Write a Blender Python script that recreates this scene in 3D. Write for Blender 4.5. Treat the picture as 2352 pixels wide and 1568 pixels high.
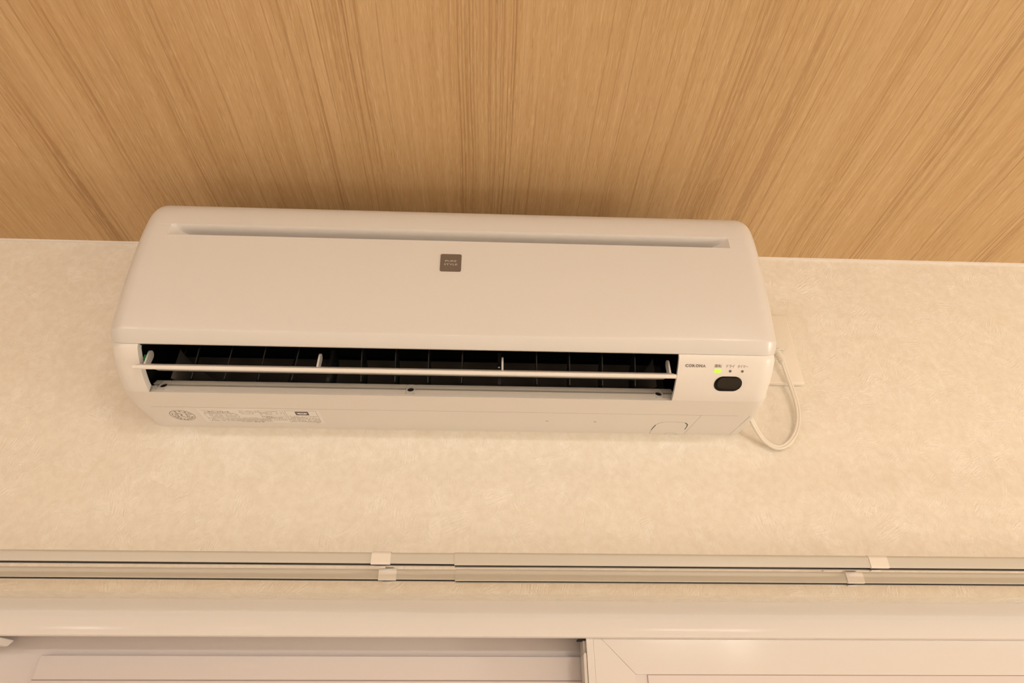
import bpy, bmesh, math, random
from mathutils import Vector, Matrix
random.seed(7)
scene = bpy.context.scene
for o in list(bpy.data.objects):
    bpy.data.objects.remove(o, do_unlink=True)
COL = scene.collection
EYE = 1.714            # height of the camera above the floor; depths d are measured out of the wall (y = -d)

# ------------------------------------------------------------------ camera
cam_d = bpy.data.cameras.new('camera')
cam = bpy.data.objects.new('camera', cam_d)
COL.objects.link(cam)
cam_d.sensor_width = 36.0
cam_d.lens = 1450.0 / 2352 * 36
cam_d.clip_start = 0.02
def cam_matrix(a, b, c):
    ca, sa, cb, sb, cc, sc = math.cos(a), math.sin(a), math.cos(b), math.sin(b), math.cos(c), math.sin(c)
    B = Matrix(((1, 0, 0), (0, 0, -1), (0, 1, 0)))
    P = Matrix(((1, 0, 0), (0, ca, sa), (0, -sa, ca)))
    Y = Matrix(((cb, 0, sb), (0, 1, 0), (-sb, 0, cb)))
    R = Matrix(((cc, -sc, 0), (sc, cc, 0), (0, 0, 1)))
    M = R @ P @ Y @ B
    return Matrix((M[0], -M[1], -M[2])).transposed()
cam.matrix_world = Matrix.Translation((0, -0.7916, EYE)) @ cam_matrix(0.57227209, -0.03970266, -0.00190773).to_4x4()
scene.camera = cam

# ------------------------------------------------------------------ world, lights, exposure
w = bpy.data.worlds.new('world'); scene.world = w; w.use_nodes = True
w.node_tree.nodes['Background'].inputs[0].default_value = (1.0, 0.8, 0.6, 1)
w.node_tree.nodes['Background'].inputs[1].default_value = 0.05
LIGHT = (1.0, 0.93, 0.82)
def point(name, loc, energy, r=0.12, col=LIGHT):
    l = bpy.data.lights.new(name, 'POINT'); l.energy = energy; l.color = col; l.shadow_soft_size = r
    o = bpy.data.objects.new(name, l); o.location = loc; COL.objects.link(o); return o
point('room_lamp_light', (1.60, -3.45, 2.34), 34, 0.13)
point('room_lamp_light', (-2.6, -3.7, 2.34), 34, 0.13, (1.0, 0.94, 0.95))
point('side_fill_light', (2.65, -.75, 1.05), 30, 0.10, (1.0, 0.94, 0.80))  # unseen fill light added low at the right to brighten the ceiling there
def down(name, loc, energy, size, col=LIGHT):
    l = bpy.data.lights.new(name, 'AREA'); l.shape = 'DISK'; l.size = size; l.energy = energy; l.color = col
    o = bpy.data.objects.new(name, l); o.location = loc; COL.objects.link(o); return o
down('bounce_fill_light', (1.3, -3.7, 2.385), 62, .5)  # unseen down-facing disc added so more light bounces up off the floor
down('bounce_fill_light', (-1.6, -3.7, 2.385), 26, .5)  # weaker left disc, likewise added for bounce
scene.view_settings.view_transform = 'Standard'
scene.view_settings.look = 'None'
scene.view_settings.gamma = 1.0
scene.view_settings.exposure = 0.37
scene.view_settings.use_curve_mapping = False

# ------------------------------------------------------------------ materials
def srgb(h):
    c = [int(h[i:i+2], 16) / 255 for i in (0, 2, 4)]
    return tuple((x / 12.92 if x <= .04045 else ((x + .055) / 1.055) ** 2.4) for x in c) + (1,)
def new_mat(name, col, rough=0.5, metal=0.0, bump=None, coat=0.0, spec=0.5):
    m = bpy.data.materials.new(name); m.use_nodes = True
    nt = m.node_tree; b = nt.nodes['Principled BSDF']
    b.inputs['Base Color'].default_value = col if len(col) == 4 else tuple(col) + (1,)
    b.inputs['Roughness'].default_value = rough; b.inputs['Metallic'].default_value = metal
    b.inputs['Coat Weight'].default_value = coat; b.inputs['Specular IOR Level'].default_value = spec
    tc = nt.nodes.new('ShaderNodeTexCoord')
    n = nt.nodes.new('ShaderNodeTexNoise'); n.inputs['Scale'].default_value = (bump or (900, .01))[0]
    n.inputs['Detail'].default_value = 2
    nt.links.new(tc.outputs['Object'], n.inputs['Vector'])
    bp = nt.nodes.new('ShaderNodeBump'); bp.inputs['Strength'].default_value = (bump or (900, .01))[1]
    bp.inputs['Distance'].default_value = 0.0004
    nt.links.new(n.outputs['Fac'], bp.inputs['Height']); nt.links.new(bp.outputs['Normal'], b.inputs['Normal'])
    return m
M_SHELL = new_mat('shell_plastic', (.80, .765, .73), .36, coat=.1)
M_PANEL = new_mat('panel_plastic', (.70, .678, .662), .30, coat=.12)
M_DARK = new_mat('dark_cavity', (.006, .006, .006), .7, spec=.2)
M_GUIDE = new_mat('guide_plastic', (.12, .10, .09), .6, spec=.2)
M_CHEEK = new_mat('grey_plastic', (.22, .20, .185), .6, spec=.3)
M_VANE = new_mat('vane_plastic', (.028, .027, .026), .4, spec=.4)
M_FLAP = new_mat('flap_plastic', (.80, .77, .73), .35)
M_METAL = new_mat('pin_steel', (.8, .8, .78), .2, 1.0)
M_BADGE = new_mat('badge_brown', (.155, .122, .098), .32)
M_BTEXT = new_mat('badge_print', (.62, .60, .57), .4)
M_PRINT = new_mat('grey_print', (.22, .19, .18), .5)
M_PRINT2 = new_mat('brown_print', (.30, .22, .19), .5)
M_PAPER = new_mat('label_paper', (.86, .84, .82), .45)
M_MARK = new_mat('mark_ink', (.10, .075, .08), .5)
M_SEAM = new_mat('seam_shadow_gap', (.42, .38, .34), .7)
M_GAP = new_mat('open_gap', (.02, .018, .016), .8)
M_LENS = new_mat('receiver_lens', (.020, .015, .011), .15, spec=.3)
M_LENSD = new_mat('receiver_frame', (.006, .005, .006), .3, spec=.2)
M_RAIL = new_mat('rail_enamel', (.59, .565, .505), .34, coat=.1)
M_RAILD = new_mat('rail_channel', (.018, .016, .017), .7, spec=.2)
M_CAP = new_mat('bracket_plastic', (.80, .76, .71), .28, coat=.2)
M_PLATE = new_mat('outlet_plastic', (.84, .78, .70), .28, coat=.2)
M_CORD = new_mat('cord_vinyl', (.80, .75, .67), .38)
M_VINYL = new_mat('frame_resin', (.745, .70, .672), .12, spec=.05)
M_VINYL2 = new_mat('sash_resin', (.73, .67, .655), .18, spec=.06)
M_GREEN = new_mat('green_clip', (.02, .22, .06), .5)
M_DOT = new_mat('lamp_off', (.16, .13, .11), .4)
M_FLOOR = new_mat('floor_wood', (.66, .58, .50), .4)
M_OUTER = new_mat('plain_wall', (.82, .80, .76), .8)
M_LED = bpy.data.materials.new('led_green'); M_LED.use_nodes = True
b = M_LED.node_tree.nodes['Principled BSDF']
b.inputs['Base Color'].default_value = (.3, .8, .05, 1)
b.inputs['Emission Color'].default_value = (.50, 1.0, .035, 1); b.inputs['Emission Strength'].default_value = .62

def wallpaper():
    m = bpy.data.materials.new('wallpaper'); m.use_nodes = True
    nt = m.node_tree; N = nt.nodes; L = nt.links; bs = N['Principled BSDF']
    bs.inputs['Roughness'].default_value = .62; bs.inputs['Specular IOR Level'].default_value = .35
    tc = N.new('ShaderNodeTexCoord')
    # warp so the brushed patches get ragged outlines
    nz = N.new('ShaderNodeTexNoise'); nz.inputs['Scale'].default_value = 38; nz.inputs['Detail'].default_value = 2
    L.new(tc.outputs['Object'], nz.inputs['Vector'])
    mx = N.new('ShaderNodeVectorMath'); mx.operation = 'SCALE'; mx.inputs['Scale'].default_value = .012
    L.new(nz.outputs['Color'], mx.inputs[0])
    ad = N.new('ShaderNodeVectorMath'); ad.operation = 'ADD'
    L.new(tc.outputs['Object'], ad.inputs[0]); L.new(mx.outputs[0], ad.inputs[1])
    hs = None; cols = []
    for i, (sc, off) in enumerate(((46, 0.0), (30, 3.3))):
        of = N.new('ShaderNodeVectorMath'); of.operation = 'ADD'; of.inputs[1].default_value = (off, 0, off * .7)
        L.new(ad.outputs[0], of.inputs[0])
        vo = N.new('ShaderNodeTexVoronoi'); vo.inputs['Scale'].default_value = sc
        L.new(of.outputs[0], vo.inputs['Vector'])
        sep = N.new('ShaderNodeSeparateColor'); L.new(vo.outputs['Color'], sep.inputs[0])
        an = N.new('ShaderNodeMath'); an.operation = 'MULTIPLY'; an.inputs[1].default_value = 3.1416
        L.new(sep.outputs[0], an.inputs[0])
        ro = N.new('ShaderNodeVectorRotate'); ro.rotation_type = 'Y_AXIS'
        L.new(tc.outputs['Object'], ro.inputs['Vector']); L.new(an.outputs[0], ro.inputs['Angle'])
        mp = N.new('ShaderNodeMapping'); mp.inputs['Scale'].default_value = (430, 430, 62)
        L.new(ro.outputs[0], mp.inputs['Vector'])
        st = N.new('ShaderNodeTexNoise'); st.inputs['Scale'].default_value = 1; st.inputs['Detail'].default_value = 1.5
        L.new(mp.outputs[0], st.inputs['Vector'])
        am = N.new('ShaderNodeMapRange'); am.inputs[1].default_value = .25; am.inputs[2].default_value = .95
        am.inputs[3].default_value = .08; am.inputs[4].default_value = 1
        L.new(sep.outputs[1], am.inputs[0])
        mu = N.new('ShaderNodeMath'); mu.operation = 'MULTIPLY'
        L.new(st.outputs['Fac'], mu.inputs[0]); L.new(am.outputs[0], mu.inputs[1])
        if hs is None: hs = mu
        else:
            a2 = N.new('ShaderNodeMath'); a2.operation = 'ADD'
            L.new(hs.outputs[0], a2.inputs[0]); L.new(mu.outputs[0], a2.inputs[1]); hs = a2
    gr = N.new('ShaderNodeTexNoise'); gr.inputs['Scale'].default_value = 420; gr.inputs['Detail'].default_value = 2
    L.new(tc.outputs['Object'], gr.inputs['Vector'])
    g2 = N.new('ShaderNodeMath'); g2.operation = 'MULTIPLY_ADD'; g2.inputs[1].default_value = .5
    L.new(gr.outputs['Fac'], g2.inputs[0]); L.new(hs.outputs[0], g2.inputs[2])
    bp = N.new('ShaderNodeBump'); bp.inputs['Strength'].default_value = .6; bp.inputs['Distance'].default_value = .0017
    L.new(g2.outputs[0], bp.inputs['Height']); L.new(bp.outputs['Normal'], bs.inputs['Normal'])
    mo = N.new('ShaderNodeTexNoise'); mo.inputs['Scale'].default_value = 110; mo.inputs['Detail'].default_value = 4
    L.new(ad.outputs[0], mo.inputs['Vector'])
    mm = N.new('ShaderNodeMix'); mm.data_type = 'RGBA'
    mm.inputs[6].default_value = (.84, .785, .70, 1); mm.inputs[7].default_value = (.90, .86, .785, 1)
    cr = N.new('ShaderNodeMapRange'); cr.inputs[1].default_value = .3; cr.inputs[2].default_value = .7
    L.new(mo.outputs['Fac'], cr.inputs[0]); L.new(cr.outputs[0], mm.inputs[0])
    fi = N.new('ShaderNodeMapRange'); fi.inputs[1].default_value = .55; fi.inputs[2].default_value = 1.35
    L.new(g2.outputs[0], fi.inputs[0])
    fm = N.new('ShaderNodeMix'); fm.data_type = 'RGBA'; fm.blend_type = 'MULTIPLY'; fm.inputs[0].default_value = 1
    fr_ = N.new('ShaderNodeMix'); fr_.data_type = 'RGBA'; fr_.inputs[6].default_value = (.945, .93, .91, 1); fr_.inputs[7].default_value = (1, 1, 1, 1)
    L.new(fi.outputs[0], fr_.inputs[0]); L.new(mm.outputs[2], fm.inputs[6]); L.new(fr_.outputs[2], fm.inputs[7])
    L.new(fm.outputs[2], bs.inputs['Base Color'])
    return m
M_WALL = wallpaper()

def wood():
    m = bpy.data.materials.new('ceiling_wood'); m.use_nodes = True
    nt = m.node_tree; N = nt.nodes; L = nt.links; bs = N['Principled BSDF']
    bs.inputs['Roughness'].default_value = .5; bs.inputs['Specular IOR Level'].default_value = .3
    tc = N.new('ShaderNodeTexCoord')
    # slow sideways wander of the grain
    wn = N.new('ShaderNodeTexNoise'); wn.inputs['Scale'].default_value = 1; wn.inputs['Detail'].default_value = 1
    wm = N.new('ShaderNodeMapping'); wm.inputs['Scale'].default_value = (5, 3.2, 1)
    L.new(tc.outputs['Object'], wm.inputs['Vector']); L.new(wm.outputs[0], wn.inputs['Vector'])
    ws = N.new('ShaderNodeVectorMath'); ws.operation = 'MULTIPLY'; ws.inputs[1].default_value = (.014, 0, 0)
    L.new(wn.outputs['Color'], ws.inputs[0])
    ad = N.new('ShaderNodeVectorMath'); ad.operation = 'ADD'
    L.new(tc.outputs['Object'], ad.inputs[0]); L.new(ws.outputs[0], ad.inputs[1])
    def streak(sx, sy, det, lo, hi, seed=0):
        mp = N.new('ShaderNodeMapping'); mp.inputs['Scale'].default_value = (sx, sy, 1)
        mp.inputs['Location'].default_value = (seed, seed * .37, 0)
        L.new(ad.outputs[0], mp.inputs['Vector'])
        n = N.new('ShaderNodeTexNoise'); n.inputs['Scale'].default_value = 1; n.inputs['Detail'].default_value = det
        n.inputs['Roughness'].default_value = .6
        L.new(mp.outputs[0], n.inputs['Vector'])
        r = N.new('ShaderNodeMapRange'); r.inputs[1].default_value = lo; r.inputs[2].default_value = hi
        L.new(n.outputs['Fac'], r.inputs[0]); return r.outputs[0]
    def mix(fac, a, b, k=1.0, mode='MIX'):
        x = N.new('ShaderNodeMix'); x.data_type = 'RGBA'; x.blend_type = mode
        if k != 1.0:
            q = N.new('ShaderNodeMath'); q.operation = 'MULTIPLY'; q.inputs[1].default_value = k
            L.new(fac, q.inputs[0]); fac = q.outputs[0]
        L.new(fac, x.inputs[0])
        for i, v in ((6, a), (7, b)):
            if isinstance(v, tuple): x.inputs[i].default_value = v
            else: L.new(v, x.inputs[i])
        return x.outputs[2]
    broad = streak(16, 1.2, 2, .3, .7)
    c = mix(broad, (.54, .345, .165, 1), (.60, .405, .21, 1))
    mid = streak(150, 2.2, 4, .44, .80, 5)
    c = mix(mid, c, (.70, .50, .285, 1), .68)
    # groups of thin dark rings
    grp = streak(22, .9, 1, .50, .66, 11)
    fine = streak(440, 1.8, 1, .50, .60, 2)
    mg = N.new('ShaderNodeMath'); mg.operation = 'MULTIPLY'; L.new(grp, mg.inputs[0]); L.new(fine, mg.inputs[1])
    c = mix(mg.outputs[0], c, (.33, .18, .075, 1), .62)
    lone = streak(330, 1.3, 0, .66, .74, 23)
    c = mix(lone, c, (.36, .20, .085, 1), .38)
    hair = streak(760, 42, 2, .54, .76, 31)
    c = mix(hair, c, (.80, .60, .36, 1), .50)
    pore = streak(820, 48, 2, .54, .74, 41)
    c = mix(pore, c, (.36, .21, .09, 1), .40)
    L.new(c, bs.inputs['Base Color'])
    bp = N.new('ShaderNodeBump'); bp.inputs['Strength'].default_value = .12; bp.inputs['Distance'].default_value = .0005
    L.new(hair, bp.inputs['Height']); L.new(bp.outputs['Normal'], bs.inputs['Normal'])
    return m
M_WOOD = wood()

# ------------------------------------------------------------------ helpers
def link(name, mesh, mat, parent=None, smooth=False, angle=None):
    o = bpy.data.objects.new(name, mesh); COL.objects.link(o)
    for mm in (mat if isinstance(mat, (list, tuple)) else [mat]): mesh.materials.append(mm)
    if smooth:
        for p in mesh.polygons: p.use_smooth = True
        if angle: mesh.set_sharp_from_angle(angle=math.radians(angle))
    if parent: o.parent = parent
    return o
def from_bm(name, bm, mat, parent=None, smooth=False, angle=35):
    me = bpy.data.meshes.new(name); bm.to_mesh(me); bm.free()
    return link(name, me, mat, parent, smooth, angle)
def empty(name, label=None, cat=None, loc=(0, 0, 0), group=None):
    o = bpy.data.objects.new(name, None); COL.objects.link(o); o.location = loc
    if label: o['label'] = label
    if cat: o['category'] = cat
    if group: o['group'] = group
    o.empty_display_size = .02
    return o
def box(bm, x0, x1, y0, y1, z0, z1, bev=0, seg=2):
    vs = [bm.verts.new((x, y, z)) for x in (x0, x1) for y in (y0, y1) for z in (z0, z1)]
    fs = [bm.faces.new([vs[i] for i in f]) for f in ((0, 1, 3, 2), (4, 6, 7, 5), (0, 4, 5, 1), (2, 3, 7, 6), (0, 2, 6, 4), (1, 5, 7, 3))]
    if bev:
        es = list({e for f in fs for e in f.edges})
        bmesh.ops.bevel(bm, geom=es, offset=bev, segments=seg, profile=.5, affect='EDGES')
def box_obj(name, x0, x1, y0, y1, z0, z1, mat, parent=None, bev=0):
    bm = bmesh.new(); box(bm, x0, x1, y0, y1, z0, z1, bev)
    bmesh.ops.recalc_face_normals(bm, faces=bm.faces)
    return from_bm(name, bm, mat, parent, bev > 0, 40)
def extrude_yz(name, pts, x0, x1, mat, parent=None, caps=True, closed=True, smooth=False, angle=35):
    """pts = (depth out of wall, height above eye) outline swept along x"""
    bm = bmesh.new()
    a = [bm.verts.new((x0, -d, EYE + z)) for d, z in pts]; c = [bm.verts.new((x1, -d, EYE + z)) for d, z in pts]
    n = len(pts)
    for i in range(n if closed else n - 1):
        j = (i + 1) % n; bm.faces.new((a[i], a[j], c[j], c[i]))
    if caps and closed: bm.faces.new(a); bm.faces.new(c)
    bmesh.ops.recalc_face_normals(bm, faces=bm.faces)
    return from_bm(name, bm, mat, parent, smooth, angle)
def catmull(P, n=6):
    out = []
    for i in range(len(P) - 1):
        p0 = P[max(i - 1, 0)]; p1 = P[i]; p2 = P[i + 1]; p3 = P[min(i + 2, len(P) - 1)]
        for k in range(n):
            t = k / n
            out.append(tuple(.5 * (2 * b + (c - a) * t + (2 * a - 5 * b + 4 * c - d) * t * t + (3 * b - a - 3 * c + d) * t ** 3)
                             for a, b, c, d in zip(p0, p1, p2, p3)))
    out.append(tuple(P[-1])); return out
def tube(bm, pts, r, seg=10, sx=1.0):
    rings = []
    for i, p in enumerate(pts):
        p = Vector(p); t = (Vector(pts[min(i + 1, len(pts) - 1)]) - Vector(pts[max(i - 1, 0)])).normalized()
        u = t.cross(Vector((0, 1, 0))); u = u.normalized() if u.length > 1e-4 else Vector((1, 0, 0)); v = t.cross(u).normalized()
        rr = r[i] if isinstance(r, (list, tuple)) else r
        rings.append([bm.verts.new(p + u * rr * sx * math.cos(2 * math.pi * k / seg) + v * rr * math.sin(2 * math.pi * k / seg)) for k in range(seg)])
    for a, c in zip(rings, rings[1:]):
        for k in range(seg): bm.faces.new((a[k], a[(k + 1) % seg], c[(k + 1) % seg], c[k]))
    bm.faces.new(rings[0]); bm.faces.new(rings[-1])

# ------------------------------------------------------------------ the room
def struct(o): o['kind'] = 'structure'; return o
XW0, XW1, YB = -3.8, 3.0, -5.2
WX0, WX1 = -0.74, 0.95                  # window opening
ZH = EYE + 0.1538                       # underside of the lintel
bm = bmesh.new()
def quad(bm, *p): bm.faces.new([bm.verts.new(v) for v in p])
RV = 0.038                              # depth of the papered reveal
T = .14
box(bm, XW0 - T, XW1 + T, 0, T, ZH, 2.4)
box(bm, XW0 - T, WX0, 0, T, 0, ZH); box(bm, WX1, XW1 + T, 0, T, 0, ZH); box(bm, WX0, WX1, 0, T, 0, .85)
bmesh.ops.recalc_face_normals(bm, faces=bm.faces)
struct(from_bm('wall_back', bm, M_WALL))
struct(box_obj('wall_left', XW0 - T, XW0, YB, 0, 0, 2.4, M_OUTER))
struct(box_obj('wall_right', XW1, XW1 + T, YB, 0, 0, 2.4, M_OUTER))
struct(box_obj('wall_front', XW0 - T, XW1 + T, YB - T, YB, 0, 2.4, M_OUTER))
struct(box_obj('ceiling', XW0 - T, XW1 + T, YB - T, T, 2.4, 2.46, M_WOOD))
struct(box_obj('floor', XW0 - T, XW1 + T, YB - T, T, -.06, 0, M_FLOOR))
# caulk line where paper meets the wooden ceiling
struct(box_obj('trim_1', XW0, XW1, -.0022, 0, 2.3965, 2.4, new_mat('caulk', (.86, .82, .78), .6)))

# ------------------------------------------------------------------ window: frame, two sliding sashes
win = empty('window_1', None, None, (0, 0, 0)); struct(win)
Z = lambda z: EYE + z
# head of the frame: set-back upper band, then a face that swells forward
hp = [(-.0398, .1538), (-.0396, .1400), (-.0390, .1375), (-.0380, .1345), (-.0375, .1320), (-.0370, .1240), (-.0368, .1155), (-.0372, .1132), (-.0385, .1122),
      (-.0450, .1122), (-.0450, .1340), (-.130, .1340), (-.130, .1538)]
extrude_yz('head_frame', hp, WX0, WX1, M_VINYL, win, smooth=True, angle=40)
for s, x0, x1 in ((1, WX0, WX0 + .060), (-1, WX1 - .060, WX1)):
    box_obj('jamb_frame', x0, x1, .038, .13, .85, Z(.1122), M_VINYL, win, .0015)
box_obj('sill_frame', WX0, WX1, .038, .13, .85, .90, M_VINYL, win, .0015)
# outer (left) sash, deeper in the frame
ls = box_obj('outer_sash', WX0 + .060, .17, .094, .124, .90, Z(.132), M_VINYL2, win, .001)
ls['label'] = 'outer sliding sash set deeper in the frame, lit cream panel inside a shaded rim'
bm = bmesh.new(); box(bm, -.5415, .125, .0845, .0945, .93, Z(.0965), .0012)
bmesh.ops.recalc_face_normals(bm, faces=bm.faces)
pn = from_bm('raised_panel', bm, M_VINYL2, ls, True, 40)
bm = bmesh.new(); box(bm, -.5405, .125, .0835, .0855, .93, Z(.0692), .0006)
bmesh.ops.recalc_face_normals(bm, faces=bm.faces)
from_bm('glazing_bead', bm, M_VINYL2, ls, True, 40)
box_obj('gasket', -.5415, .125, .0838, .085, Z(.0692), Z(.0700), new_mat('gasket_grey', (.30, .22, .22), .6), ls)
# inner (right) sash, close behind the head of the frame
rs = empty('inner_sash'); rs.parent = win
rs['label'] = 'inner sliding sash with mitred corner, closer to the room'
YS = .0455
def poly_box(name, pts, y0, y1, mat, parent, bev=.0008):
    bm = bmesh.new()
    a = [bm.verts.new((x, y0, z)) for x, z in pts]; c = [bm.verts.new((x, y1, z)) for x, z in pts]
    bm.faces.new(a); bm.faces.new(c); n = len(pts)
    for i in range(n): bm.faces.new((a[i], a[(i + 1) % n], c[(i + 1) % n], c[i]))
    bmesh.ops.bevel(bm, geom=list(bm.edges), offset=bev, segments=1, affect='EDGES')
    bmesh.ops.recalc_face_normals(bm, faces=bm.faces)
    return from_bm(name, bm, mat, parent, True, 30)
xo, xi, zt, zi = .1315, .1795, Z(.1175), Z(.0735)
poly_box('top_rail', [(xo + .0045, zt), (.885, zt), (.885 - .048, zi), (xi + .0004, zi)], YS, .078, M_VINYL, rs, .00025)
poly_box('stile', [(xo, zt), (xo + .0043, zt), (xi, zi), (xi, .93), (xo, .93)], YS, .078, M_VINYL, rs, .00025)
poly_box('meeting_strip', [(.1228, zt), (.1313, zt), (.1313, .93), (.1228, .93)], YS - .0006, .070, M_VINYL, rs, .0004)
box_obj('edge_channel', .1195, .1228, .052, .083, .93, Z(.116), new_mat('channel_resin', (.60, .54, .47), .35), rs, .0008)
poly_box('edge_cover', [(.1185, Z(.0945)), (.1205, Z(.0975)), (.1226, Z(.0960)), (.1226, .93), (.1185, .93)], .0470, .070, new_mat('cover_resin', (.68, .63, .57), .3), rs, .0006)
box_obj('weather_block', .1130, .1228, .050, .062, Z(.1105), Z(.1121), M_GAP, rs)
poly_box('glazing_bead', [(xi, zi), (.84, zi), (.84, .93), (xi, .93)], YS + .0012, .07, M_VINYL2, rs, .0002)
box_obj('gasket', .1932, .84, YS + .0004, YS + .002, Z(.0728), Z(.0735), new_mat('gasket_dark', (.34, .27, .25), .6), rs)
box_obj('gasket', .1932, .1939, YS + .0004, YS + .002, .93, Z(.0728), bpy.data.materials['gasket_dark'], rs)
box_obj('inner_panel', .1940, .84, YS + .0006, YS + .003, .93, Z(.0727), new_mat('panel_resin', (.73, .66, .645), .3, spec=.1), rs)
# stopper block hanging under the head at the far left
st = poly_box('stopper', [(-.66, Z(.1120)), (-.5745, Z(.1120)), (-.5800, Z(.1050)), (-.66, Z(.1035))], .050, .078, M_VINYL, win, .001)
box_obj('screw_slot', -.6035, -.6015, .0492, .0502, Z(.1065), Z(.1110), new_mat('slot_brown', (.25, .15, .12), .6), st)

# ------------------------------------------------------------------ air conditioner
ac = empty('air_conditioner', 'white wall-mounted air conditioner with open louvre, just under the wood-grain ceiling', 'air conditioner', (-.0495, 0, EYE + .3638))
ACL = Vector((-.0495, 0, EYE + .3638))
def child(o):
    """keep world placement when parenting to the unit's base empty"""
    o.parent = ac; o.matrix_parent_inverse = Matrix.Translation(-ACL); return o
XL, XR = -.4478, .3487
low = catmull([(0, .3638), (.031, .3629), (.062, .3621), (.088, .3612), (.105, .3606)], 4)
fro = catmull([(.105, .3606), (.114, .3630), (.127, .3690), (.139, .3760), (.150, .3842), (.1565, .3904), (.1585, .3955)], 5)
CASE = low[:-1] + fro
I_LIP = len(low) - 1; I_TOP = len(CASE) - 1
TOPC = catmull([(.1585, .3955), (.163, .42), (.170, .46), (.175, .52), (.174, .57), (.165, .595), (.145, .6055), (.10, .6100), (0, .6120)], 4)[1:]
CASE_ALL = CASE + TOPC
PANEL_PTS = catmull([(.1570, .3972), (.1578, .3951), (.1605, .3945)], 2)[:-1] + catmull([(.1605, .3945), (.1655, .3985), (.1708, .4040)], 3)[:-1] + \
    catmull([(.1708, .4040), (.1724, .4060), (.1731, .4085)], 4)[:-1] + \
    catmull([(.1731, .4085), (.1775, .4350), (.1820, .4700), (.1848, .5000), (.1864, .5300), (.1868, .5390)], 6)[:-1]
G_LOW, G_UP = .5390, .5570
PANEL_GR = [(.1868, .5390, 0), (.1868, .5396, .12), (.1868, .5400, 1), (.1868, .5480, 1.0), (.1869, .5520, .97), (.1869, .5526, .70), (.1868, .5534, .42), (.1867, .5545, .22), (.1866, .5560, .07), (.1865, .5572, 0)]
PANEL_TOP = catmull([(.1865, .5572), (.1858, .5680), (.1842, .5800), (.1812, .5900), (.1760, .5982), (.1680, .6045), (.1560, .6090), (.1400, .6112)], 5)[1:]
def normals(P):
    out = []
    for i in range(len(P)):
        a = P[max(i - 1, 0)]; c = P[min(i + 1, len(P) - 1)]
        t = Vector((c[0] - a[0], c[1] - a[1])); t.normalize()
        out.append((t.y, -t.x))          # outward: to the right of travel (bottom -> front -> top)
    return out
def ends(x0, x1, R, n=8):
    """(x, blend) pairs of the rounded ends"""
    l = [(x0 + R * (1 - math.sin(a)), 1 - math.cos(a)) for a in [math.pi / 2 * k / n for k in range(n + 1)]]
    r = [(x1 - R * (1 - math.sin(a)), 1 - math.cos(a)) for a in [math.pi / 2 * k / n for k in range(n + 1)]]
    return l[::-1], r
def radius(d, z):
    """edge radius of the shell ends: small below, generous at the front and top"""
    if z < .3640: t = min(max((d - .06) / .05, 0), 1); return .010 + .014 * t
    return .024
def shell(name, P, xs, Rx, mat, skip=None, depth=None, wall_rows=(), x0=XL, x1=XR, cap=True, nfix=0):
    N = normals(P)
    S = [0]
    for a, c in zip(P, P[1:]): S.append(S[-1] + math.hypot(c[0] - a[0], c[1] - a[1]))
    for i in range(nfix): N[i] = (.70, -.71)
    M = []
    for i in range(len(P)):                       # soften the inset direction so tight creases do not fold over
        ax = az = 0
        for j in range(len(P)):
            wgt = math.exp(-((S[i] - S[j]) / .016) ** 2) * (S[min(j + 1, len(S) - 1)] - S[max(j - 1, 0)] + 1e-6)
            ax += N[j][0] * wgt; az += N[j][1] * wgt
        q = math.hypot(ax, az); M.append((ax / q, az / q))
    N = M
    L_, R_ = ends(x0, x1, Rx)
    cols = L_ + [(x, 0) for x in xs if x0 + Rx + .0005 < x < x1 - Rx - .0005] + R_
    bm = bmesh.new(); G = []
    for (x, bl) in cols:
        row = []
        for i, p in enumerate(P):
            d, z = p[0], p[1]; nx, nz = N[i]
            if i in wall_rows: nx, nz = 0, (-1 if i == 0 else 1)
            lowp = min(max((.110 - d) / .05, 0), 1) if z < .3700 else 0
            ins = radius(d, z) * bl ** (1 + 1.4 * lowp)
            dd = d - nx * ins - (depth(x, i) if depth else 0); zz = z - nz * ins
            row.append(bm.verts.new((x, -max(dd, 0.0), EYE + zz)))
        G.append(row)
    for a in range(len(cols) - 1):
        for i in range(len(P) - 1):
            if skip and skip((cols[a][0] + cols[a + 1][0]) / 2, i): continue
            bm.faces.new((G[a][i], G[a][i + 1], G[a + 1][i + 1], G[a + 1][i]))
    if cap:
        bm.faces.new(G[0]); bm.faces.new(G[-1])
    bmesh.ops.remove_doubles(bm, verts=bm.verts, dist=1e-6)
    bmesh.ops.recalc_face_normals(bm, faces=bm.faces)
    return from_bm(name, bm, mat, None, True, 38)
OX0, OX1 = -.4090, .2245
xs = [OX0, OX1, -.415, .315] + [-.4 + .05 * k for k in range(15)]
xs = sorted(set(xs))
def in_open(x, i): return (OX0 < x < OX1 and I_LIP <= i < I_TOP) or (-.415 < x < .315 and I_TOP + 3 <= i < I_TOP + 20)
casing = child(shell('casing', CASE_ALL, xs, .024, M_SHELL, skip=in_open, wall_rows=(0, len(CASE_ALL) - 1)))
gp = len(PANEL_PTS)
PP = PANEL_PTS + [(d, z) for d, z, g in PANEL_GR] + PANEL_TOP
GX0, GX1, GR = -.4055, .3045, .0245
def groove(x, i):
    k = i - gp
    if 0 <= k < len(PANEL_GR) and GX0 < x < GX1:
        e = min((x - GX0) / GR, (GX1 - x) / GR, 1); e = max(e, 0)
        w = PANEL_GR[k][2]
        return .0225 * min(w, e)
    return 0
gxs = [GX0, GX1] + [GX0 + GR * k / 6 for k in range(1, 7)] + [GX1 - GR * k / 6 for k in range(1, 7)] + [-.35 + .07 * k for k in range(9)]
panel = child(shell('front_panel', PP, sorted(gxs), .024, M_PANEL, depth=groove, x0=XL + .0003, x1=XR - .0003, cap=False, nfix=6))

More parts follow.
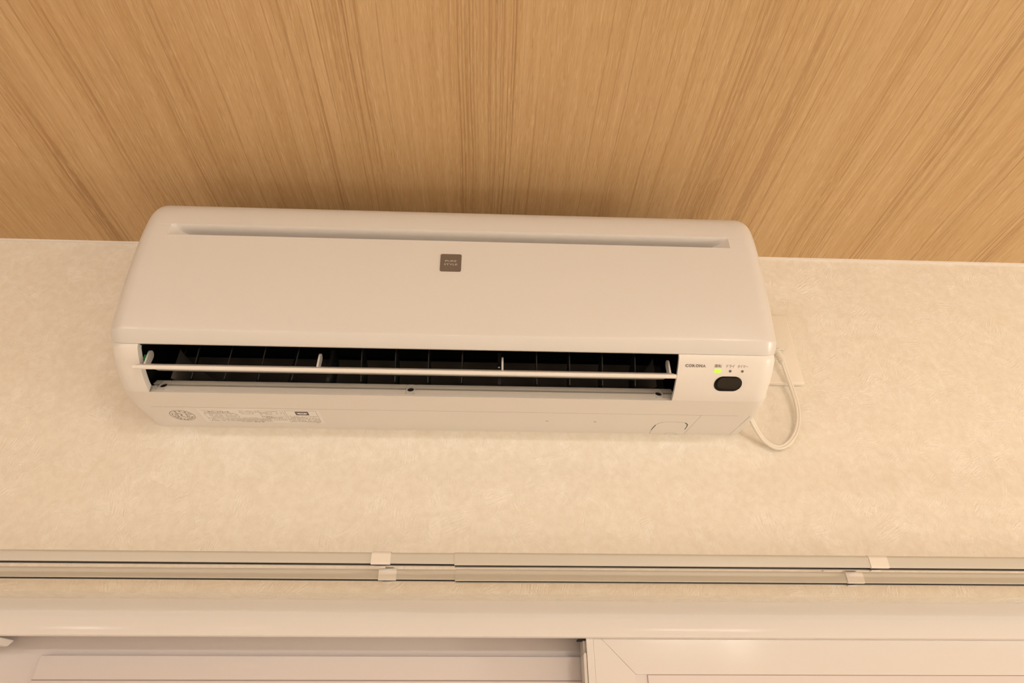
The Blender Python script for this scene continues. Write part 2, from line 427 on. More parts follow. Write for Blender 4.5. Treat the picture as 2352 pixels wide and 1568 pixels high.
# mapping onto the casing or panel surface: arc length -> (d, z, normal)
class Surf:
    def __init__(s, P):
        s.P = P; s.N = normals(P); s.S = [0]
        for a, c in zip(P, P[1:]): s.S.append(s.S[-1] + math.hypot(c[0] - a[0], c[1] - a[1]))
    def arc_d(s, d):
        for i in range(len(s.P) - 1):
            a, c = s.P[i][0], s.P[i + 1][0]
            if (a - d) * (c - d) <= 0 and a != c: return s.S[i] + (d - a) / (c - a) * (s.S[i + 1] - s.S[i])
    def arc_z(s, z):
        for i in range(len(s.P) - 1):
            a, c = s.P[i][1], s.P[i + 1][1]
            if (a - z) * (c - z) <= 0 and a != c: return s.S[i] + (z - a) / (c - a) * (s.S[i + 1] - s.S[i])
    def at(s, x, v, off=0):
        v = min(max(v, 0), s.S[-1] - 1e-9)
        i = max(k for k in range(len(s.S) - 1) if s.S[k] <= v)
        t = (v - s.S[i]) / (s.S[i + 1] - s.S[i]); a, c = s.P[i], s.P[i + 1]; n0, n1 = s.N[i], s.N[i + 1]
        nx = n0[0] + (n1[0] - n0[0]) * t; nz = n0[1] + (n1[1] - n0[1]) * t; q = math.hypot(nx, nz)
        d = a[0] + (c[0] - a[0]) * t + nx / q * off; z = a[1] + (c[1] - a[1]) * t + nz / q * off
        return (x, -d, EYE + z)
SC = Surf(CASE); SP = Surf([(d, z) for d, z in PANEL_PTS])
def decal(name, S, outlines, off, mat, thick=.0002, parent=None, step=.0025, extra=None):
    """outlines: closed loops in (x, arc) wrapped on the surface, with a real thickness"""
    bm = bmesh.new()
    for loop in outlines:
        f = bm.faces.new([bm.verts.new((u, v, 0)) for u, v in loop])
    if step:
        vs = [v.co.y for v in bm.verts]; a, c = min(vs), max(vs); k = a + step
        while k < c:
            bmesh.ops.bisect_plane(bm, geom=bm.verts[:] + bm.edges[:] + bm.faces[:], plane_co=(0, k, 0), plane_no=(0, 1, 0)); k += step
    bm.normal_update()
    for f in bm.faces:
        if f.normal.z < 0: f.normal_flip()
    r = bmesh.ops.extrude_face_region(bm, geom=bm.faces[:])
    top = [g for g in r['geom'] if isinstance(g, bmesh.types.BMVert)]
    for v in top: v.co.z = thick
    for v in bm.verts: v.co = Vector(S.at(v.co.x, v.co.y, off + v.co.z))
    bmesh.ops.recalc_face_normals(bm, faces=bm.faces)
    o = from_bm(name, bm, mat, None, False)
    if parent: o.parent = parent; o.matrix_parent_inverse = Matrix.Translation(-ACL) if parent is ac else Matrix()
    else: child(o)
    return o
def rrect(x0, x1, v0, v1, r, n=5):
    out = []
    for cx, cy, a0 in ((x1 - r, v1 - r, 0), (x0 + r, v1 - r, 90), (x0 + r, v0 + r, 180), (x1 - r, v0 + r, 270)):
        for k in range(n + 1):
            a = math.radians(a0 + 90 * k / n); out.append((cx + r * math.cos(a), cy + r * math.sin(a)))
    return out
def disc(cx, cy, r, n=20, ry=None): return [(cx + r * math.cos(2 * math.pi * k / n), cy + (ry or r) * math.sin(2 * math.pi * k / n)) for k in range(n)]
def text_mesh(txt, w, h, bold=0.0, spacing=1.0):
    """text as a flat mesh scaled to w x h (centre at 0,0); returns list of verts, faces"""
    cu = bpy.data.curves.new('t', 'FONT'); cu.body = txt; cu.offset = bold; cu.space_character = spacing; cu.resolution_u = 2
    ob = bpy.data.objects.new('t', cu); COL.objects.link(ob)
    bpy.context.view_layer.update()
    me = bpy.data.meshes.new_from_object(ob.evaluated_get(bpy.context.evaluated_depsgraph_get()))
    V = [v.co.copy() for v in me.vertices]; F = [tuple(p.vertices) for p in me.polygons]
    bpy.data.objects.remove(ob); bpy.data.curves.remove(cu); bpy.data.meshes.remove(me)
    if not V: return [], []
    x0, x1 = min(v.x for v in V), max(v.x for v in V); y0, y1 = min(v.y for v in V), max(v.y for v in V)
    sx = w / (x1 - x0); sy = h / (y1 - y0) if h else sx
    return [((v.x - (x0 + x1) / 2) * sx, (v.y - (y0 + y1) / 2) * sy) for v in V], F
def text_decal(name, S, items, off, mat, parent=None, thick=.00012, boxes=()):
    """items: (text, centre x, centre arc, width, height, bold); one object of print"""
    V = []; F = []
    for it in items:
        txt, cx, cy, ww, hh, bold = it[:6]
        vs, fs = text_mesh(txt, ww, hh, bold)
        b0 = len(V); V += [(cx + a, cy + c) for a, c in vs]; F += [tuple(i + b0 for i in f) for f in fs]
    for loop in boxes:
        b0 = len(V); V += list(loop); F.append(tuple(range(b0, b0 + len(loop))))
    me = bpy.data.meshes.new(name); me.from_pydata([S.at(a, c, off + thick) for a, c in V], [], F); me.update()
    o = link(name, me, mat)
    if parent: o.parent = parent; o.matrix_parent_inverse = Matrix()
    else: child(o)
    return o
def line(x0, y0, x1, y1, w):
    dx, dy = x1 - x0, y1 - y0; q = math.hypot(dx, dy); nx, ny = -dy / q * w / 2, dx / q * w / 2
    return [(x0 + nx, y0 + ny), (x1 + nx, y1 + ny), (x1 - nx, y1 - ny), (x0 - nx, y0 - ny)]
def rect(x0, y0, x1, y1, w): return [line(x0, y0, x1, y0, w), line(x1, y0, x1, y1, w), line(x1, y1, x0, y1, w), line(x0, y1, x0, y0, w)]

# badge on the front panel
zb0, zb1 = SP.arc_z(.4918), SP.arc_z(.5178)
badge = decal('badge', SP, [rrect(-.0645, -.0385, zb0, zb1, .0022)], .0001, M_BADGE, .0006)
badge['label'] = 'small brown square badge with two lines of pale lettering'
vb = (zb0 + zb1) / 2
text_decal('badge_lettering', SP, [('PURE', -.0515, vb + .0024, .0140, .0024, .0), ('STYLE', -.0515, vb - .0027, .0166, .0024, .0)], .0007, M_BTEXT, badge, .0001)

# control area right of the outlet
a_txt, a_led = SC.arc_d(.1500), SC.arc_d(.1452)
a_r0, a_r1 = SC.arc_d(.1215), SC.arc_d(.1395)
rc = decal('receiver_window', SC, [rrect(.2712, .3052, a_r0, a_r1, (a_r1 - a_r0) / 2 - .0001, 8)], .0001, M_LENSD, .0004)
rc['label'] = 'black oval remote-control receiver window'
decal('lens', SC, [rrect(.2745, .3040, a_r0 + .0042, a_r1 - .0010, .0068, 8)], .0006, M_LENS, .0012, rc)
led = decal('indicator_light', SC, [rrect(.2683, .2768, a_led - .0019, a_led + .0021, .0019, 6)], .0001, M_LED, .0006)
led['label'] = 'glowing green indicator light'
for x in (.2880, .3028):
    decal('indicator_light', SC, [disc(x, a_led, .0016)], .0001, M_DOT, .0002)
text_decal('control_lettering', SC, [('運転', .2725, a_txt + .0004, .0088, .0042, .012), ('ドライ', .2876, a_txt + .0003, .0098, .0040, .01),
                                     ('タイマー', .3024, a_txt + .0002, .0124, .0038, .01)], .0001, M_PRINT2)
# maker's name in wide slab letters
cx0 = .2325; cw = .0252 / 6; lets = []
serif = []
for k, ch in enumerate('CORONA'):
    c = cx0 + cw * (k + .5); lets.append((ch, c, a_txt + .0001, cw * (.93 if ch in 'CO' else .84), .0040 if ch in 'CO' else .0034, .05))
    if ch in 'RNA':
        for sx in (-.34, .34):
            for sy in (-.00155,) + ((.00155,) if ch == 'N' or (ch == 'R' and sx < 0) else ()):
                serif.append(line(c + sx * cw - cw * .17, a_txt + .0001 + sy, c + sx * cw + cw * .17, a_txt + .0001 + sy, .0005))
text_decal('maker_lettering', SC, lets, .0001, M_PRINT, boxes=serif)

# seams, covers and marks under the unit
s_seam = SC.arc_d(.0625)
decal('underside_seam', SC, [line(XL + .022, s_seam, XR - .026, s_seam, .0005)], .00002, M_SEAM, .00003, step=None)
for x, x2 in ((.2680, .2745), (.3315, .3385)):
    decal('underside_seam', SC, [line(x, .0004, x2, s_seam, .0005)], .00002, M_SEAM, .00003)
# access cover: a separate raised tongue with gaps beside it
cv = [(.2205, .0003), (.2205, .0200), (.2222, .0300), (.2265, .0365), (.2330, .0395), (.2420, .0405), (.2520, .0400), (.2595, .0380), (.2640, .0330), (.2650, .0260), (.2640, .0003)]
cc = [(sum(p[0] for p in cv) / len(cv)), .018]
out = [((p[0] - cc[0]) * 1.015 + cc[0], p[1] + .0005 if p[1] > .001 else p[1]) for p in cv]
decal('cover_outline', SC, [out], .00001, M_SEAM, .00003)
acv = decal('access_cover', SC, [cv], .00004, M_SHELL, .0003)
decal('cover_gap', SC, [line(.2640, .0335, .2650, .0270, .0012), line(.2600, .0380, .2640, .0335, .0011), line(.2651, .0272, .2648, .0170, .0009)], .00003, M_GAP, .0004, step=None)
decal('cover_gap', SC, [line(.2205, .0200, .2222, .0300, .0007), line(.2203, .0130, .2205, .0200, .0006)], .00003, M_GAP, .0004, step=None)
arc = [(.2490 + .0080 * math.cos(math.pi * k / 12), .0004 + .0058 * math.sin(math.pi * k / 12)) for k in range(13)]
decal('thumb_notch', SC, [line(*arc[k], *arc[k + 1], .0004) for k in range(12)], .00035, M_SEAM, .00004, step=None)
for x in (.0760, .1395):
    decal('vent_mark', SC, [rrect(x - .0017, x + .0017, .0362, .0378, .0007)], .00002, M_PRINT2, .00005, step=None)

# round emblem
ex, ey, er = -.3968, .0375, .0152
ring = []
for r, wd in ((er, .0007), (er * .58, .0005)):
    for k in range(40):
        a0, a1 = 2 * math.pi * k / 40, 2 * math.pi * (k + 1) / 40
        if r < er and (k % 20) in (8, 9, 10, 11, 12): continue
        ring.append([(ex + (r - wd / 2) * math.cos(a0), ey + (r - wd / 2) * math.sin(a0)), (ex + (r + wd / 2) * math.cos(a0), ey + (r + wd / 2) * math.sin(a0)),
                     (ex + (r + wd / 2) * math.cos(a1), ey + (r + wd / 2) * math.sin(a1)), (ex + (r - wd / 2) * math.cos(a1), ey + (r - wd / 2) * math.sin(a1))])
for deg in list(range(200, 341, 20)) + [55, 85, 115]:
    a = math.radians(deg); c = (ex + er * .79 * math.cos(a), ey + er * .79 * math.sin(a))
    for q in (-1, 0, 1):
        ux, uy = -math.sin(a), math.cos(a); rx, ry = math.cos(a), math.sin(a)
        wq = .0011 if q else .0015
        p0 = (c[0] + ux * wq + rx * q * .0012, c[1] + uy * wq + ry * q * .0012); p1 = (c[0] - ux * wq + rx * q * .0012, c[1] - uy * wq + ry * q * .0012)
        ring.append(line(*p0, *p1, .0006))
    ring.append(line(c[0] - math.cos(a) * .0015, c[1] - math.sin(a) * .0015, c[0] + math.cos(a) * .0015, c[1] + math.sin(a) * .0015, .0005))
for a0, a1 in ((8, 38), (150, 185)):
    for rr in (.80,):
        for k in range(6):
            t0, t1 = math.radians(a0 + (a1 - a0) * k / 6), math.radians(a0 + (a1 - a0) * (k + .8) / 6)
            ring.append(line(ex + er * rr * math.cos(t0), ey + er * rr * math.sin(t0), ex + er * rr * math.cos(t1), ey + er * rr * math.sin(t1), .0010))
g = .0058
for L_ in ([(-1, .8), (-1, -.9)], [(-1, .8), (-.3, .95), (.05, .5), (-.1, .05), (-.45, -.1)], [(-.45, -.1), (0, -.75), (.6, -.95), (1, -.7), (1, .9)]):
    for (p, q) in zip(L_, L_[1:]): ring.append(line(ex + p[0] * g, ey + p[1] * g, ex + q[0] * g, ey + q[1] * g, .0011))
em = text_decal('round_emblem', SC, [], .00003, M_PRINT2, boxes=ring)
em['label'] = 'round printed emblem with ring of small characters'

# rating label
lx0, lx1, ly0, ly1 = -.3720, -.2180, .0190, .0580
lab = decal('rating_label', SC, [rrect(lx0, lx1, ly0, ly1, .0008, 2)], .00001, M_PAPER, .00006, step=None)
lab['label'] = 'pale rating sticker with printed boxes and small text'
U = lambda u: lx0 + u * (lx1 - lx0); Vv = lambda v: ly1 - v * (ly1 - ly0)
pr = []; tx = []
tx.append(('コロナルームエアコン', U(.115), Vv(.085), .0300, .0021, 0))
tx.append(('形名', U(.062), Vv(.185), .0060, .0022, 0))
tx.append(('RC-2221R', U(.170), Vv(.20), .0270, .0040, .02))
tx.append(('RC-2221R', U(.395), Vv(.33), .0150, .0022, 0))
tx.append(('CORONA', U(.605), Vv(.11), .0150, .0021, 0))
tx.append(('4260129', U(.595), Vv(.60), .0220, .0042, 0))
def words(u0, u1, v, n, dens=.8, h=.0015):
    k = 0; x = U(u0)
    while x < U(u1):
        wd = random.uniform(.0009, .0017)
        if random.random() < dens:
            y = Vv(v)
            pr.append(line(x, y + h * .36, x + wd, y + h * .36, .00034)); pr.append(line(x, y - h * .36, x + wd, y - h * .36, .00034))
            pr.append(line(x + wd * .5, y - h * .55, x + wd * .5, y + h * .55, .00034))
            if random.random() < .5: pr.append(line(x, y, x + wd, y, .0003))
        x += wd + .0007
words(.335, .50, .10, 0); words(.335, .50, .17, 0); words(.335, .46, .24, 0)
pr += rect(U(.035), Vv(.33), U(.305), Vv(.66), .00028); pr.append(line(U(.17), Vv(.33), U(.17), Vv(.66), .00028))
words(.04, .16, .30, 0); words(.175, .30, .30, 0)
for v in (.40, .49, .58): words(.07, .165, v, 0, .9); words(.20, .30, v, 0, .75)
words(.335, .45, .64, 0)
pr += rect(U(.035), Vv(.70), U(.56), Vv(.93), .00030); pr.append(line(U(.12), Vv(.70), U(.12), Vv(.93), .00030)); pr.append(line(U(.14), Vv(.70), U(.14), Vv(.93), .00030))
tri = [(U(.048), Vv(.91)), (U(.078), Vv(.73)), (U(.108), Vv(.91))]
for k in range(3): pr.append(line(*tri[k], *tri[(k + 1) % 3], .0006))
pr.append(line(U(.078), Vv(.79), U(.078), Vv(.86), .0006))
for v in (.755, .82, .885): words(.15, .55, v, 0, .85)
pr += rect(U(.50), Vv(.06), U(.70), Vv(.66), .00028)
pr.append(line(U(.50), Vv(.47), U(.70), Vv(.47), .00028))
for v in (.21, .28, .35, .52): words(.505, .60, v, 0)
words(.64, .695, .21, 0, .7); words(.63, .695, .30, 0, .7); words(.57, .62, .77, 0); words(.63, .69, .77, 0)
words(.30, .38, .965, 0)
for u in (.405, .432, .465): pr.append(line(U(u), Vv(.965), U(u) + .0030, Vv(.965), .0015))
pr += rect(U(.715), Vv(.05), U(.972), Vv(.92), .00042)
for v in (.46, .53, .60, .67, .74, .81, .875): words(.725, .962, v, 0, .85)
words(.93, .95, .965, 0)
text_decal('label_print', SC, tx, .00008, M_PRINT2, lab, .00003, boxes=pr)
mk = decal('symbol_plate', SC, [rrect(U(.795), U(.905), Vv(.37), Vv(.10), .0010, 3)], .00008, M_MARK, .00003, lab, step=None)
sym = [[(U(.85) + .0068 * math.cos(math.radians(t)), Vv(.235) + .0030 * math.sin(math.radians(t)) * (.65 if math.sin(math.radians(t)) > 0 else 1)) for t in range(0, 360, 15)]]
text_decal('symbol_print', SC, [], .00012, M_PAPER, lab, .00002, boxes=sym)
inn = []
for rr in (.0010, .0018, .0026):
    for k in range(16):
        a0, a1 = 2 * math.pi * k / 16, 2 * math.pi * (k + 1) / 16
        inn.append(line(U(.85) + rr * .9 * math.cos(a0), Vv(.235) + rr * math.sin(a0), U(.85) + rr * .9 * math.cos(a1), Vv(.235) + rr * math.sin(a1), .0003))
text_decal('symbol_print', SC, [], .00015, M_MARK, lab, .00002, boxes=inn)

# ---- outlet: rim, lip strip, cavity, vanes, flap
NF = normals(CASE)
for sx, x in ((1, OX0), (-1, OX1)):
    prev = None; bm = bmesh.new()
    for i in range(I_LIP, I_TOP + 1):
        d, z = CASE[i]; nx, nz = NF[i]
        dp = .0095 if sx > 0 else .006
        a = bm.verts.new((x, -d, EYE + z)); c = bm.verts.new((x - sx * .0006, -(d - nx * dp), EYE + z - nz * dp))
        if prev: bm.faces.new((prev[0], a, c, prev[1]))
        prev = (a, c)
    bmesh.ops.recalc_face_normals(bm, faces=bm.faces)
    child(from_bm('outlet_rim', bm, M_SHELL, None, True, 60))
LIP = [(.1050, .3606), (.1035, .3618), (.1012, .3660), (.0978, .3732), (.0890, .3738), (.0885, .3764), (.0956, .3768), (.0928, .3812), (.0902, .3848), (.0885, .3850), (.084, .3835)]
HX = (-.4000, -.0985, .2120); HR = .0042
bm = bmesh.new()
hxs = sorted([OX0 - .004, OX1 + .006] + [h + s * .0056 for h in HX for s in (-1, 1)])
for a, c in zip(hxs, hxs[1:]):
    hole = any(abs((a + c) / 2 - h) < .001 for h in HX)
    for i in range(len(LIP) - 1):
        if hole and 2 <= i < 8: continue
        quad(bm, *[(x, -d, EYE + z) for x, (d, z) in ((a, LIP[i]), (a, LIP[i + 1]), (c, LIP[i + 1]), (c, LIP[i]))])
# plates with round wells for the screws
p0, p1 = Vector((0, -LIP[2][0], EYE + LIP[2][1])), Vector((0, -LIP[8][0], EYE + LIP[8][1]))
up = (p1 - p0).normalized(); hl = (p1 - p0).length / 2; mid = (p0 + p1) / 2; inw = Vector((0, 1, 0))
for h in HX:
    sq = []; ci = []; dp = []
    for k in range(24):
        a = 2 * math.pi * k / 24; cxx, cyy = math.cos(a), math.sin(a)
        m = max(abs(cxx) / .0056, abs(cyy) / hl); s = 1 / m
        sq.append(bm.verts.new(mid + Vector((h, 0, 0)) + Vector((1, 0, 0)) * cxx * s + up * cyy * s))
        q = mid + Vector((h, 0, 0)) + Vector((1, 0, 0)) * cxx * HR + up * (cyy * HR * 1.15 - .0008)
        ci.append(bm.verts.new(q)); dp.append(bm.verts.new(q + inw * .009))
    for sx in (-1, 1):
        bm.faces.new([bm.verts.new((h + sx * .0056, -d, EYE + z)) for d, z in LIP[2:9]])
    for k in range(24):
        j = (k + 1) % 24
        bm.faces.new((sq[k], sq[j], ci[j], ci[k])); bm.faces.new((ci[k], ci[j], dp[j], dp[k]))
bmesh.ops.recalc_face_normals(bm, faces=bm.faces)
lip = child(from_bm('outlet_lip', bm, M_SHELL, None, True, 30))
for h in HX:
    bm = bmesh.new()
    f = bm.faces.new([bm.verts.new(mid + Vector((h, 0, 0)) + Vector((1, 0, 0)) * math.cos(2 * math.pi * k / 20) * HR * 1.02 + up * (math.sin(2 * math.pi * k / 20) * HR * 1.17 - .0008) + inw * .0024) for k in range(20)])
    bmesh.ops.extrude_face_region(bm, geom=[f])
    o = from_bm('well_shade_disc', bm, M_GAP); o.parent = lip  # near-black disc near the mouth, standing in for shade inside the well
def strip_yz(name, pts, x0, x1, mat, smooth=True):
    return child(extrude_yz(name, pts, x0, x1, mat, None, caps=False, closed=False, smooth=smooth, angle=50))
CX0, CX1 = OX0 - .014, OX1 + .012
strip_yz('rear_guide', catmull([(.0862, .3842), (.066, .3880), (.050, .4000), (.043, .4220), (.042, .4480)], 4), CX0, CX1, M_GUIDE)
cav = [(.042, .4480), (.030, .4600), (.030, .5700), (.150, .5700), (.150, .4300), (.1530, .4050), (.1562, .3974)]
cavity = strip_yz('air_duct', cav, CX0, CX1, M_DARK, False)
for x in (CX0, CX1):
    bm = bmesh.new()
    bm.faces.new([bm.verts.new((x, -d, EYE + z)) for d, z in [(.0862, .3790), (.066, .3850), (.050, .4000), (.040, .4220), (.030, .4700), (.030, .5700), (.150, .5700), (.154, .42), (.1555, .3990), (.150, .3870), (.139, .3790), (.120, .368), (.104, .3625)]])
    child(from_bm('duct_end', bm, M_DARK))
# cross-flow fan, many thin blades seen as faint horizontal lines
bm = bmesh.new(); fc = (.092, .500); fr = .040
for k in range(30):
    a = 2 * math.pi * k / 30
    p = [(fc[0] + r * math.cos(a + t), fc[1] + r * math.sin(a + t)) for r, t in ((fr, 0), (fr - .009, .14), (fr - .0095, .16), (fr - .0005, .02))]
    va = [bm.verts.new((CX0 + .02, -d, EYE + z)) for d, z in p]; vc = [bm.verts.new((CX1 - .02, -d, EYE + z)) for d, z in p]
    for i in range(4): bm.faces.new((va[i], va[(i + 1) % 4], vc[(i + 1) % 4], vc[i]))
fan = child(from_bm('fan_drum', bm, M_VANE))
# grey end cheeks that narrow the duct
for s, x0, x1 in ((1, -.3960, -.3620), (-1, .2120, .1850)):
    bm = bmesh.new(); cols = []
    for k in range(7):
        t = k / 6; x = x0 + (x1 - x0) * (t ** 1.3); d = .0930 - .048 * t
        zlo = .3866 + .008 * t; zhi = .4290 - .016 * math.sin(t * 1.2) - .004 * t
        cols.append([bm.verts.new((x, -d, EYE + zlo + (zhi - zlo) * j / 4)) for j in range(5)])
    for a, c in zip(cols, cols[1:]):
        for j in range(4): bm.faces.new((a[j], a[j + 1], c[j + 1], c[j]))
    bmesh.ops.solidify(bm, geom=bm.faces[:], thickness=.0012)
    bmesh.ops.recalc_face_normals(bm, faces=bm.faces)
    child(from_bm('duct_cheek', bm, M_CHEEK, None, True, 50))
    box_o = box_obj('clip', x0 + s * .010, x0 + s * .013, -.0905, -.0880, EYE + .3815, EYE + .3832, M_CHEEK); child(box_o)
# vertical vanes
VX = [-.3690, -.3285, -.2870, -.2455, -.1625, -.1200, -.0785, -.0360, .0590, .1010, .1430, .1850]
vp = [(.090, .3886), (.0955, .3990), (.1020, .4090), (.1080, .4200), (.1060, .4280), (.085, .4300), (.060, .4250), (.050, .4080), (.056, .3965), (.068, .3905), (.080, .3880)]
for n_, x in enumerate(VX):
    ang = .42 if n_ < 4 else (.02 if n_ < 8 else -.05)
    bm = bmesh.new(); A = []; B_ = []
    for d, z in vp:
        dx = math.tan(ang) * (.098 - d) * -1
        A.append(bm.verts.new((x + dx - .0007, -d, EYE + z))); B_.append(bm.verts.new((x + dx + .0007, -d, EYE + z)))
    bm.faces.new(A); bm.faces.new(B_)
    for i in range(len(vp)): j = (i + 1) % len(vp); bm.faces.new((A[i], A[j], B_[j], B_[i]))
    bmesh.ops.recalc_face_normals(bm, faces=bm.faces)
    child(from_bm('vane', bm, M_VANE))
for a, c in ((-.3780, -.2370), (-.1640, -.0190), (.0380, .1900)):
    child(box_obj('vane_link', a, c, -.0990, -.0950, EYE + .3940, EYE + .3972, M_VANE, None, .0003))
for x in (-.2035, .0115):
    child(box_obj('duct_post', x - .0022, x + .0022, -.0925, -.060, EYE + .3866, EYE + .4330, M_VANE, None, .0006))
# flap
fl = catmull([(.1500, .3688), (.1420, .3748), (.1290, .3830), (.1130, .3905), (.1010, .3950)], 4)
nf = normals(fl); th = .0048
outl = [(d - n[0] * 0 , z) for (d, z), n in zip(fl, nf)]
low_ = [(d + n[0] * th * .5, z + n[1] * th * .5) for (d, z), n in zip(fl, nf)]
up_ = [(d - n[0] * th * .5, z - n[1] * th * .5) for (d, z), n in zip(fl, nf)]
nose = [(.1502 + .0026 * math.cos(a), .3690 + .0026 * math.sin(a)) for a in (-1.5, -1.0, -.5, 0, .5)]
flap = child(extrude_yz('louvre_flap', low_[::-1] + nose + up_, -.4098, .2195, M_FLAP, None, smooth=True, angle=40))
flap['label'] = 'long cream louvre flap standing open'
def arm(x, w, dk=0):
    pts = []
    c0, c1 = Vector((.1335, .3800)), Vector((.1325, .3955)); r = .0056
    t = (c1 - c0).normalized(); ang0 = math.atan2(t.y, t.x)
    for k in range(9): a = ang0 - math.pi / 2 + math.pi * k / 8; pts.append((c1.x + r * math.cos(a), c1.y + r * math.sin(a)))
    for k in range(5): a = ang0 + math.pi / 2 + math.pi * k / 4; pts.append((c0.x + r * .9 * math.cos(a), c0.y + r * .9 * math.sin(a)))
    pts = [(d, max(z, .3735 + (.150 - d) * .5)) for d, z in pts]
    o = extrude_yz('flap_arm', pts, x - w / 2, x + w / 2, M_FLAP, None, smooth=True, angle=40)
    o.parent = flap; return o
arm(-.4060, .0022); arm(-.2050, .0022); arm(.0145, .0022); arm(.2172, .0022)
for x in (-.2085, .0106):
    bm = bmesh.new(); bmesh.ops.create_uvsphere(bm, u_segments=12, v_segments=8, radius=.0017)
    for v in bm.verts: v.co += Vector((x, -.1200, EYE + .3948))
    o = from_bm('hinge_pin', bm, M_METAL, None, True); o.parent = flap
child(box_obj('wire_clip', OX0 - .0006, OX0 + .0012, -.1385, -.1345, EYE + .3860, EYE + .3925, M_GREEN))

# ------------------------------------------------------------------ wall outlet, plug and cord
wo = empty('wall_outlet', 'cream two-gang wall outlet plate half hidden behind the right end of the air conditioner', 'outlet', (.3975, 0, EYE + .443))
WOL = Matrix.Translation((-.3975, 0, -(EYE + .443)))
def wchild(o): o.parent = wo; o.matrix_parent_inverse = WOL; return o
bm = bmesh.new(); box(bm, .3395, .4560, -.0085, 0, EYE + .4420, EYE + .5640, .0028, 3); bmesh.ops.recalc_face_normals(bm, faces=bm.faces)
wchild(from_bm('cover_plate', bm, M_PLATE, None, True, 50))
bm = bmesh.new(); box(bm, .4060, .4290, -.0096, -.0080, EYE + .4640, EYE + .5200, .0006, 2); bmesh.ops.recalc_face_normals(bm, faces=bm.faces)
wchild(from_bm('socket', bm, M_PLATE, None, True, 50))
for x, z, hw, hh in ((.4115, .5030, .0008, .0035), (.4240, .5030, .0008, .0035), (.4283, .4800, .0005, .0024)):
    wchild(box_obj('socket_slot', x - hw, x + hw, -.0099, -.0090, EYE + z - hh, EYE + z + hh, M_GAP))
pc = empty('power_cord', 'cream power cord looping from under the right end of the air conditioner up to outlet', 'power cord', (.4185, 0, EYE + .497))
PCL = Matrix.Translation((-.4185, 0, -(EYE + .497)))
def pchild(o): o.parent = pc; o.matrix_parent_inverse = PCL; return o
pg = [(.3990, .5065), (.4305, .5065), (.4345, .4990), (.4352, .4960), (.4300, .4905), (.4285, .4872), (.4085, .4872), (.4060, .4900), (.3990, .4960)]
bm = bmesh.new()
A = [bm.verts.new((x, -.0300, EYE + z)) for x, z in pg]; B_ = [bm.verts.new((x, -.0098, EYE + z)) for x, z in pg]
bm.faces.new(A); bm.faces.new(B_)
for i in range(len(pg)): j = (i + 1) % len(pg); bm.faces.new((A[i], A[j], B_[j], B_[i]))
bmesh.ops.bevel(bm, geom=bm.edges[:], offset=.0014, segments=3, affect='EDGES'); bmesh.ops.recalc_face_normals(bm, faces=bm.faces)
pchild(from_bm('plug', bm, M_CORD, None, True, 50))
bm = bmesh.new()
N_ = 6
pts = []; rad = []
for k in range(N_):
    t = k / N_
    for dt, rr in ((0, .82), (.02, 1.0), (.09, 1.0), (.11, .82)):
        tt = t + dt; pts.append((.4165 + .0065 * tt, -.0240 + .001 * tt, EYE + .4880 - .0215 * tt)); rad.append((.0062 - .0018 * tt) * rr)
tube(bm, pts, rad, 14); bmesh.ops.recalc_face_normals(bm, faces=bm.faces)
pchild(from_bm('strain_relief', bm, M_CORD, None, True, 45))
path = [(.4225, -.0235, .4700), (.4248, -.0205, .4600), (.4283, -.0165, .4440), (.4318, -.0125, .4260), (.4332, -.0105, .4080), (.4312, -.0090, .3880), (.4245, -.0075, .3690),
        (.4130, -.0070, .3535), (.4000, -.0070, .3445), (.3870, -.0080, .3435), (.3740, -.0110, .3520), (.3620, -.0200, .3640), (.3520, -.0320, .3745), (.3430, -.0400, .3800)]
P3 = catmull(path, 6)
bm = bmesh.new()
for s in (-1, 1):
    q = []
    for i, p in enumerate(P3):
        t = (Vector(P3[min(i + 1, len(P3) - 1)]) - Vector(P3[max(i - 1, 0)])).normalized()
        u = t.cross(Vector((0, 1, 0))).normalized()
        q.append(tuple(Vector(p) + u * s * .00155 + Vector((0, 0, EYE))))
    tube(bm, q, .0021, 10)
bmesh.ops.recalc_face_normals(bm, faces=bm.faces)
pchild(from_bm('cable', bm, M_CORD, None, True, 60))

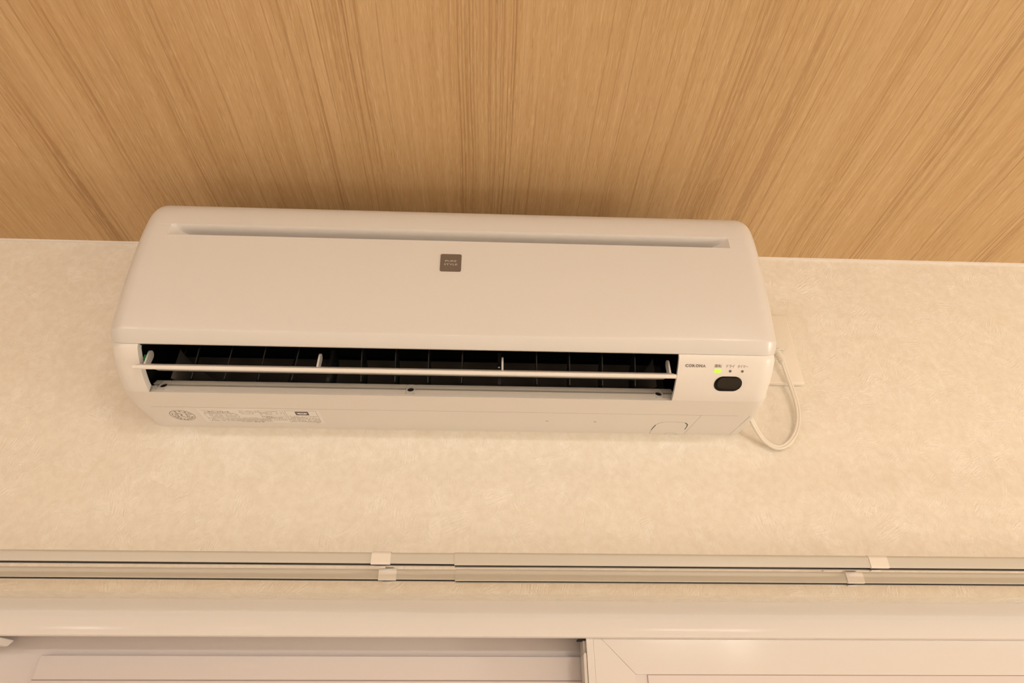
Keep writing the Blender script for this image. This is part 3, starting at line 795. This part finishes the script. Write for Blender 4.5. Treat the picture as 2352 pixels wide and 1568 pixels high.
# ------------------------------------------------------------------ double curtain rail
def rail(name, label, face, x_join, zr=.1658, x_end0=-.95, x_end1=1.05):
    zc = EYE + zr
    t = empty(name, label, 'curtain rail', (x_join, -(face - .0065), zc), 'curtain rails over the window')
    inv = Matrix.Translation((-x_join, face - .0065, -zc))
    def section(nm, x0, x1, g, bend=0):
        # C channel: rounded top, flat faces, two small lips either side of the slot
        w, h, r = .0062 + g, .0058 + g, .0032
        cy = -(face - .0065); pts = []
        for k in range(7): a = math.pi / 2 * k / 6; pts.append((w - r + r * math.cos(a), h - r + r * math.sin(a)))
        for k in range(7): a = math.pi / 2 + math.pi / 2 * k / 6; pts.append((-w + r + r * math.cos(a), h - r + r * math.sin(a)))
        pts += [(-w, -h + .0008), (-w + .0006, -h), (-.0052, -h), (-.0052, -h + .0010), (-w + .0010, -h + .0010), (-w + .0010, h - .0010), (w - .0010, h - .0010),
                (w - .0010, -h + .0010), (.0050, -h + .0010), (.0050, -h), (w - .0006, -h), (w, -h + .0008)]
        bm = bmesh.new(); rings = []
        st = [x0, x0 + (x1 - x0) * .02, x0 + (x1 - x0) * .1, (x0 + x1) / 2, x1] if bend else [x0, x1]
        for x in st:
            dz = bend * max(0, 1 - (x - x0) / .22) if bend else 0
            rings.append([bm.verts.new((x, cy - p[0], zc + p[1] - (dz if p[1] < 0 else 0))) for p in pts])
        n = len(pts)
        for a, c in zip(rings, rings[1:]):
            for i in range(n): j = (i + 1) % n; bm.faces.new((a[i], a[j], c[j], c[i]))
        bm.faces.new(rings[0]); bm.faces.new(rings[-1])
        bmesh.ops.recalc_face_normals(bm, faces=bm.faces)
        o = from_bm(nm, bm, M_RAIL, None, True, 35); o.parent = t; o.matrix_parent_inverse = inv
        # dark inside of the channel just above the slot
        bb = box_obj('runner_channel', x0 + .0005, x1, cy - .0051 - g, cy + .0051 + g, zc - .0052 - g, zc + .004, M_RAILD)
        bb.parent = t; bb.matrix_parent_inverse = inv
    section('inner_section', x_end0, x_join + .004, 0)
    section('outer_section', x_join, x_end1, .00055, .0007)
    return t
rail('curtain_rail', 'front curtain rail, the one further from the wall and brighter, telescoping over the window', .1120, -.0335, .1674)
rail('curtain_rail', 'back curtain rail, the shaded one nearer the wall behind the front rail', .0460, -.0352)
def bracket(x, label, dxf, dxb):
    t = empty('rail_bracket', label, 'bracket', (x, 0, EYE + .1658), 'curtain rail brackets')
    inv = Matrix.Translation((-x, 0, -(EYE + .1658)))
    def ad(o): o.parent = t; o.matrix_parent_inverse = inv
    ad(box_obj('wall_plate', x - .011, x + .011, -.003, 0, EYE + .172, EYE + .192, M_CAP, None, .0008))
    ad(box_obj('arm', x - .0065, x + .0065, -.098, -.002, EYE + .1728, EYE + .1748, M_CAP, None, .0006))
    for face, dx, zr in ((.1120, dxf, .1674), (.0460, dxb, .1658)):
        cy = face - .0065; w, h, r = .0074, .0068, .0040; pts = []
        for k in range(7): a = math.pi / 2 * k / 6; pts.append((cy + w - r + r * math.cos(a), zr + h - r + r * math.sin(a)))
        pts += [(cy - w, zr + h), (cy - w, zr - h + .002), (cy - w + .0012, zr - h + .002), (cy - w + .0012, zr + h - .0010), (cy + w - .0013, zr + h - .0011)]
        pts += [(cy + w - .0012, zr - h + .0012), (cy + w - .0030, zr - h + .0012), (cy + w - .0030, zr - h), (cy + w - .0006, zr - h), (cy + w, zr - h + .0008)]
        o = extrude_yz('rail_cap', pts, x - .0100 + dx, x + .0100 + dx, M_CAP, None, smooth=True, angle=35); ad(o)
        ad(box_obj('latch', x - .0070 + dx, x + .0040 + dx, -(cy + .0005), -(cy - .0050), EYE + zr - .0084, EYE + zr - .0072, M_CAP, None, .0005))
    return t
bracket(-.1115, 'cream plastic bracket on the curtain rails left of the telescoping joint', .0015, .0000)
bracket(.4245, 'cream plastic bracket on the curtain rails at the right below the power cord loop', -.0055, .0015)
